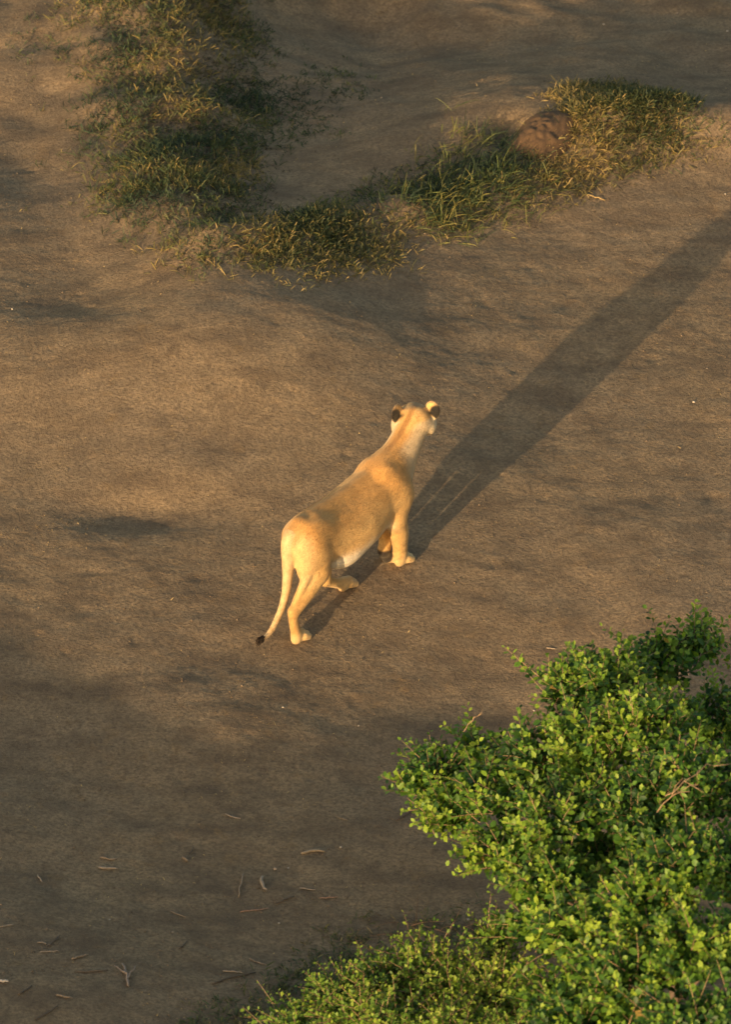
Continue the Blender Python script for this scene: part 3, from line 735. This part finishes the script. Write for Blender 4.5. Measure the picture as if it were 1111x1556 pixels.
def grass(name, label, regions, args):
    me = None
    meshes = [blades(in_frame_pts(n, poly), **{**args, **kw}) for n, poly, kw in regions]
    vs, ls, ss, cs, off = [], [], [], [], 0
    for m in meshes:
        v = np.empty(len(m.vertices)*3, np.float32); m.vertices.foreach_get('co', v)
        l = np.empty(len(m.loops), np.int32); m.loops.foreach_get('vertex_index', l)
        t = np.empty(len(m.polygons), np.int32); m.polygons.foreach_get('loop_total', t)
        c = np.empty(len(m.vertices)*4, np.float32); m.color_attributes['Col'].data.foreach_get('color', c)
        vs.append(v.reshape(-1, 3)); ls.append(l + off); ss.append(t); cs.append(c.reshape(-1, 4)[:, :3]); off += len(m.vertices); bpy.data.meshes.remove(m)
    o = mesh_obj(name, np_mesh(name, np.concatenate(vs), np.concatenate(ls), np.concatenate(ss), np.concatenate(cs)), M_grass)
    return tag(o, label, 'grass', kind='stuff')
BANK_UV = [(75, -40), (330, -60), (400, 60), (400, 190), (375, 300), (400, 375), (310, 405), (220, 375), (150, 300), (80, 200)]
CORE_SHADE = [(.022, .022, .014), (.035, .034, .020), (.055, .050, .028), (.085, .070, .036)]  # short near-black blades, coloured to give the grass a deep shaded core
grass('grass', 'straggly green and yellow grass over the bank at upper left', [
    (5600, BANK_UV, {}),
    (5000, [(140, -40), (330, -40), (390, 60), (380, 300), (390, 370), (310, 400), (230, 360), (180, 200)], dict(palette=CORE_SHADE, length=(.02, .06), lean=1.1, cut=-.12)),
    (900, [(330, -20), (560, 110), (530, 200), (360, 220)], dict(cut=.12, length=(.03, .08), palette=GR_DARK)),
    (900, [(0, -40), (140, -40), (180, 330), (90, 300)], dict(cut=.25, length=(.03, .07)))],
    dict(per=7, length=(.045, .125), lean=.8, palette=GR, cut=.04, clump=.03, width=.0029, patch=1.0))
grass('grass', 'low dry and green grass along the ridge below the shaded hollow', [
    (1300, [(340, 395), (400, 345), (480, 330), (590, 340), (620, 390), (500, 415), (400, 410)], dict(palette=GR_DRY)),
    (1500, [(390, 345), (560, 290), (720, 220), (800, 250), (790, 310), (640, 345), (520, 350)], dict(palette=CORE_SHADE, length=(.02, .06), lean=1.1)),
    (1000, [(390, 345), (560, 290), (720, 220), (800, 250), (790, 310), (640, 345), (520, 350)], dict(palette=GR_DARK + [(.20, .17, .05)], cut=-.05)),
    (500, [(560, 330), (620, 300), (700, 280), (710, 330), (640, 350), (580, 360)], dict(palette=GR, cut=-.2))],
    dict(per=7, length=(.04, .115), lean=.85, palette=GR, cut=.1, clump=.04, width=.0030, seed=40))
grass('grass', 'yellow dry grass spreading right of the brown earth mound', [
    (2600, [(850, 140), (930, 125), (1010, 145), (1050, 215), (930, 265), (830, 290), (790, 280), (860, 225)], dict(cut=-.05)),
    (1500, [(850, 140), (930, 125), (1010, 145), (1050, 215), (930, 265), (830, 290), (790, 280), (860, 225)], dict(palette=CORE_SHADE, length=(.02, .06), lean=1.1)),
    (350, [(1000, 165), (1111, 180), (1120, 205), (1010, 215)], dict(palette=GR, cut=.12))],
    dict(per=7, length=(.04, .125), lean=.85, palette=GR_DRY, cut=.05, clump=.04, width=.0030, seed=50))
grass('grass', 'dark green long-bladed grass left of the brown earth mound', [
    (480, [(610, 320), (690, 235), (750, 200), (805, 235), (790, 290), (690, 325)], dict(cut=.0)),],
    dict(per=7, length=(.06, .26), lean=.95, lie=(.7, .2), patch=2.2, soft=.16, palette=GR_DARK + [(.20, .17, .05)], width=.0028, clump=.06, seed=60))
grass('weeds', 'dull green creeping weeds beside the low shrub', [
    (1500, [(280, 1570), (420, 1490), (520, 1430), (600, 1400), (700, 1400), (760, 1430), (640, 1500), (480, 1580), (300, 1600)], dict(cut=.05)),],
    dict(per=7, length=(.03, .09), lean=.9, palette=[(.05, .075, .035), (.08, .10, .045), (.14, .13, .06), (.22, .16, .09)], clump=.03, width=.0034, seed=70, patch=1.4))

# ------------------------------------------------------------------ earth mound
def earth_mound():
    c = on_ground(820, 203); n, m = 48, 22; V = []; F = []
    for i in range(m+1):
        rr = i/m
        for j in range(n):
            a = 2*math.pi*j/n; x = rr*.34*math.cos(a); y = rr*.50*math.sin(a)
            k = 1 + .18*float(perlin(np.array([2*math.cos(a)+5]), np.array([2*math.sin(a)]), 80)[0]); x *= k; y *= k
            z = .10*(1 - rr**2.0) + .035*float(perlin(np.array([x*7]), np.array([y*7]), 81)[0])*(1-rr) + .02*float(perlin(np.array([x*26]), np.array([y*22]), 82)[0])
            gz = float(height(np.array([c.x+x]), np.array([c.y+y]))[0]) - c.z
            V.append((x, y, z*(1-rr**6) + gz - .02*rr))
    for i in range(m):
        for j in range(n): F.append((i*n+j, (i+1)*n+j, (i+1)*n+(j+1) % n, i*n+(j+1) % n))
    g = Geo(); g.add(V, F, (.115, .068, .036)); o = mesh_obj('earth_mound', g.mesh('earth_mound', True), M_crumb)
    o.location = c; tag(o, 'bare reddish-brown earth mound between green and yellow grass', 'mound')
earth_mound()

# ------------------------------------------------------------------ sticks, chips and stones
def stick(u, v, du, dv, label, rad=.008, col=(.20, .15, .10), bend=.0, fork=None, name='stick', cat='stick', group='sticks and bark lying on the soil'):
    a = on_ground(u - du/2, v - dv/2); b = on_ground(u + du/2, v + dv/2); mid = (a + b)/2
    m = 7; t = np.linspace(0, 1, m); d = np.array(b - a); L = np.linalg.norm(d); sd = unit(np.cross(d, (0, 0, 1.0)))
    pts = np.array(a) + np.outer(t, d) + np.outer(np.sin(t*math.pi)*bend*.5*L, sd) + rng.normal(0, .012*L, (m, 3))*np.array([1, 1, .2])
    pts[:, 2] = height(pts[:, 0], pts[:, 1]) + rad*.8 + np.abs(rng.normal(0, .004, m))
    rad *= .72; o = np.array(mid); g = Geo(); tube(g, pts - o, rad*np.array([.75, 1, .95, 1.05, .9, .85, .6]), 7, col, True, .18)
    if fork is None:
        ob = mesh_obj(name, g.mesh(name, True), M_wood); ob.location = o
    else:
        ob = empty(name, o); mesh_obj('stem', g.mesh('stem', True), M_wood, ob)
        for k, sgn in enumerate(fork):
            g = Geo(); p0 = pts[3] if k else pts[2]; e = unit(d)*L*.38 + sd*sgn*L*.30 + np.array([0, 0, .02])
            q = p0 + np.outer(np.linspace(0, 1, 5), e) + rng.normal(0, .004, (5, 3)); tube(g, q - o, rad*np.linspace(.8, .35, 5), 6, col, True, .15)
            mesh_obj('twig', g.mesh('twig', True), M_wood, ob)
    return tag(ob, label, cat, group)
PALE = (.31, .235, .165); TAN = (.26, .185, .12); DK = (.12, .09, .065); RED = (.38, .22, .14)
STICKS = [
    (354, 1242, 24, 8, 'thin pale stick, highest of those scattered at lower left', .007, PALE, .05),
    (163, 1321, 30, 2, 'short pale bark piece lying level near the left edge', .012, PALE, .06),
    (366, 1347, -5, 36, 'straight brown stick pointing away, left of the curved bark chip', .009, TAN, .0),
    (402, 1345, 6, 20, 'curved pale bark chip just right of the straight brown stick', .016, PALE, .22),
    (476, 1297, 36, -3, 'bent pale bark strip lying level, right of the curved chip', .013, (.34, .25, .16), -.18),
    (467, 1352, 24, 3, 'small pale straight stick below the bent bark strip', .007, PALE, .02),
    (499, 1365, 28, -2, 'short reddish stick right of the small pale straight one', .006, RED, .03),
    (432, 1369, 30, -12, 'dark slanting twig below the curved bark chip', .007, DK, .05),
    (386, 1384, 44, -5, 'long thin reddish twig below the dark slanting one', .005, RED, .04),
    (121, 1456, 26, -6, 'straight tan stick left of the forked stick', .010, TAN, .0),
    (138, 1477, 50, -2, 'long dark stick lying just left of the forked stick', .009, DK, .04),
    (391, 1463, 26, 9, 'small tan stick slanting down towards the weeds', .007, TAN, .03),
    (354, 1478, 30, 3, 'pale thin stick just above the long dark crooked twig', .007, PALE, .0),
    (355, 1488, 66, -18, 'long dark crooked twig left of the weeds', .008, DK, -.10),
    (97, 1516, 24, 5, 'short brown stick near the bottom left corner', .009, TAN, .03),
    (4, 1493, 16, 2, 'whitish chip cut by the left edge near the bottom', .013, (.5, .42, .34), .0),
    (10, 1408, 22, -3, 'pale stick at the left edge above the whitish chip', .006, PALE, .0),
    (80, 1431, 20, -16, 'dark crooked twig above the straight tan stick', .008, DK, .15),
    (63, 1434, 14, 2, 'tiny pale twig touching the dark crooked twig', .006, PALE, .0),
    (278, 1437, 12, -12, 'short dark twig alone in the middle of the lower left soil', .007, DK, .05),
    (70, 1540, 36, -22, 'dark twig slanting up at the bottom left', .007, DK, .06),
    (37, 1506, 22, -14, 'dark short twig close to the left edge near the bottom', .008, DK, .1),
    (281, 1307, 8, 6, 'small tan chip left of the straight brown stick', .012, TAN, .1),
    (290, 1294, 7, -10, 'tiny dark twig above the small tan chip', .006, DK, .1),
    (60, 1337, 7, 10, 'small whitish chip left of the level bark piece', .008, PALE, .0),
    (165, 1306, 24, 3, 'faint tan bark flake just above the level bark piece', .010, TAN, .1),
    (75, 1447, 30, -2, 'thin pale twig below the dark crooked twig', .005, PALE, .02),
    (615, 1240, 26, -18, 'dark twig on soil beside the left tip of the large shrub', .007, (.15, .10, .07), .05),
    (590, 395, 50, 24, 'dry yellow stem lying below the ridge grass', .006, (.45, .30, .11), -.08),
    (905, 300, 30, 10, 'dry yellow stem lying below the yellow grass', .005, (.42, .28, .11), .05),
    (838, 986, 14, 2, 'short pale straw above the large shrub', .005, PALE, .05),
    (270, 1390, 24, 10, 'faint thin tan twig right of the level bark piece', .005, TAN, .04),
    (520, 1245, 16, 5, 'tiny tan twig above the bent bark strip', .005, TAN, .04),
]
for a in STICKS: stick(a[0], a[1], a[2], a[3], a[4], a[5], a[6], a[7])
stick(190, 1484, -9, -34, 'grey-brown forked stick standing up like a Y near bottom left', .014, (.27, .20, .15), .05, fork=(.75, -.75), name='forked_stick')

def stone(u, v, r, label, col, name='stone'):
    r *= .58; p = on_ground(u, v); g = Geo(); n, m = 8, 5; V = []; F = []
    sc = np.array([rng.uniform(.85, 1.3), rng.uniform(.8, 1.2), rng.uniform(.55, .8)])
    for i in range(m+1):
        th = math.pi*i/m
        for j in range(n):
            ph = 2*math.pi*j/n; k = r*rng.uniform(.85, 1.12); V.append(sc*k*np.array([math.sin(th)*math.cos(ph), math.sin(th)*math.sin(ph), math.cos(th)]) + (0, 0, r*.35))
    for i in range(m):
        for j in range(n): F.append((i*n+j, (i+1)*n+j, (i+1)*n+(j+1) % n, i*n+(j+1) % n))
    g.add(V, F, col); o = mesh_obj(name, g.mesh(name), M_stone); o.location = p
    return tag(o, label, 'stone', 'pale stones on the soil')
WH = (.42, .35, .27); TS = (.38, .28, .19)
for a in [(1055, 611, .018, 'white stone on open soil right of the long shadow', WH), (545, 1103, .014, 'small pale stone below the lioness, left of the shrub tip', WH),
          (430, 1075, .013, 'small white pebble on the soil below the hind paw', WH), (580, 148, .020, 'pale tan stone in the shaded hollow at the top', TS),
          (918, 37, .020, 'pale stone near the top edge, above the yellow grass', WH), (1103, 295, .014, 'tiny white pebble at the right edge above the shadow', WH),
          (1106, 47, .018, 'white pebble in the upper right corner', WH), (518, 1288, .016, 'white pebble right of the bent bark strip', WH),
          (418, 1321, .022, 'pale stone lump just above the curved bark chip', TS), (438, 1319, .010, 'tiny white pebble right of the pale stone lump', WH),
          (712, 1398, .022, 'white stone lying among dry stems beside the low shrub', WH), (424, 1403, .013, 'small white pebble below the dark slanting twig', WH),
          (18, 470, .016, 'pale pebble at the left edge of the sunlit soil', WH), (812, 1080, .012, 'tiny pale pebble just above the large shrub', WH),
          (1075, 560, .010, 'tiny tan pebble above the white stone', TS), (700, 940, .011, 'tan pebble right of and below the lioness', TS),
          (166, 1398, .012, 'small white pebble below the level bark piece', WH), (262, 1417, .012, 'pale pebble above the short lone dark twig', TS),
          (770, 90, .014, 'small pale pebble high above the green grass', TS), (1030, 20, .014, 'tan pebble at the top right edge', TS)]: stone(*a)

# ------------------------------------------------------------------ soil crumbs and dry litter (nobody could count them)
def crumbs():
    n = 60000; uv = np.stack([rng.uniform(-120, PW+120, n), np.where(rng.uniform(0, 1, n) < .35, rng.uniform(1150, PH+120, n), rng.uniform(-80, PH+120, n))], 1)
    z = (uv[:, 1]-PH/2)/FPX; a = math.sin(CAM_EL) + z*math.cos(CAM_EL); t = CAM_POS.z/a
    x = (uv[:, 0]-PW/2)/FPX*t; y = CAM_POS.y + t*(math.cos(CAM_EL) - z*math.sin(CAM_EL))
    m = perlin(x*1.3, y*1.3, 90) + .5*perlin(x*4, y*4, 91) + rng.normal(0, .25, n) > -.05; x, y = x[m], y[m]; n = len(x)
    r = .0026*np.exp(rng.normal(0, .5, n)); r = np.minimum(r, .009)
    O = np.array([(1, 0, 0), (-1, 0, 0), (0, 1, 0), (0, -1, 0), (0, 0, 1), (0, 0, -1.)])
    V = O[None]*r[:, None, None]*rng.uniform(.6, 1.4, (n, 6, 1)); V[:, :, 2] *= .75
    a = rng.uniform(0, 6.3, n); c, s_ = np.cos(a)[:, None], np.sin(a)[:, None]
    V = np.stack([V[:, :, 0]*c - V[:, :, 1]*s_, V[:, :, 0]*s_ + V[:, :, 1]*c, V[:, :, 2]], 2) + np.stack([x, y, height(x, y) + r*.3], 1)[:, None]
    C = np.array([.24, .168, .105])*rng.uniform(.45, 1.2, (n, 1))
    F = np.array([(0, 2, 4), (2, 1, 4), (1, 3, 4), (3, 0, 4), (2, 0, 5), (1, 2, 5), (3, 1, 5), (0, 3, 5)])
    g = Geo(); g.add_batch(V, F, C)
    tag(mesh_obj('soil_crumbs', g.mesh('soil_crumbs'), M_crumb), 'crumbs of dry soil strewn over the bare ground', 'soil', kind='stuff')
def litter():
    n = 22000; uv = np.stack([rng.uniform(-120, PW+120, n), rng.uniform(-80, PH+120, n)], 1)
    z = (uv[:, 1]-PH/2)/FPX; a = math.sin(CAM_EL) + z*math.cos(CAM_EL); t = CAM_POS.z/a
    x = (uv[:, 0]-PW/2)/FPX*t; y = CAM_POS.y + t*(math.cos(CAM_EL) - z*math.sin(CAM_EL))
    m = perlin(x*1.6, y*1.6, 95) + .7*perlin(x*5, y*5, 96) + rng.normal(0, .14, n) > .30; x, y = x[m], y[m]; n = len(x)
    L = .009*np.exp(rng.normal(0, .55, n)); az = rng.uniform(0, 6.3, n); w = rng.uniform(.0012, .0028, n)
    b = np.stack([x, y, height(x, y) + .003], 1); d = np.stack([np.cos(az), np.sin(az), rng.normal(.15, .3, n)], 1)*L[:, None]
    s_ = np.stack([-np.sin(az), np.cos(az), rng.normal(0, .5, n)], 1)*w[:, None]; q = b + d*.5 + np.array([0, 0, 1])*(L*.18)[:, None]
    V = np.stack([b-s_, b+s_, q+s_, q-s_, b+d], 1)
    C = np.array([.46, .31, .14])*rng.uniform(.5, 1.3, (n, 1))
    off = (np.arange(n)*5)[:, None, None]; L4 = (off + np.array([(0, 1, 2, 3)])[None]).reshape(-1, 4); L3 = (off + np.array([(3, 2, 4)])[None]).reshape(-1, 3)
    me = np_mesh('dry_litter', V.reshape(-1, 3), np.concatenate([L4.ravel(), L3.ravel()]), np.concatenate([np.full(n, 4), np.full(n, 3)]), np.repeat(C, 5, 0))
    tag(mesh_obj('dry_litter', me, M_grass), 'scraps of dry straw scattered over the soil', 'litter', kind='stuff')
crumbs(); litter()

# dry stems beside the low shrub
pd = on_ground(665, 1425); dr = empty('dry_weed', pd); tag(dr, 'dry reddish weed stems standing above the low shrub', 'weed')
for i in range(16):
    g = Geo(); p0 = np.array([rng.uniform(-.28, .28), rng.uniform(-.18, .18), 0]); p0[2] = float(height(np.array([pd.x+p0[0]]), np.array([pd.y+p0[1]]))[0]) - pd.z
    e = np.array([rng.normal(0, .16), rng.normal(0, .16), rng.uniform(.05, .15)]); t = np.linspace(0, 1, 6)[:, None]
    tube(g, p0 + e*t + np.array([e[0], e[1], -.08])*t**2*.6, np.linspace(.0032, .0014, 6), 4, np.array((.30, .17, .09))*rng.uniform(.6, 1.4), False)
    mesh_obj('stem', g.mesh('stem', True), M_bark, dr)
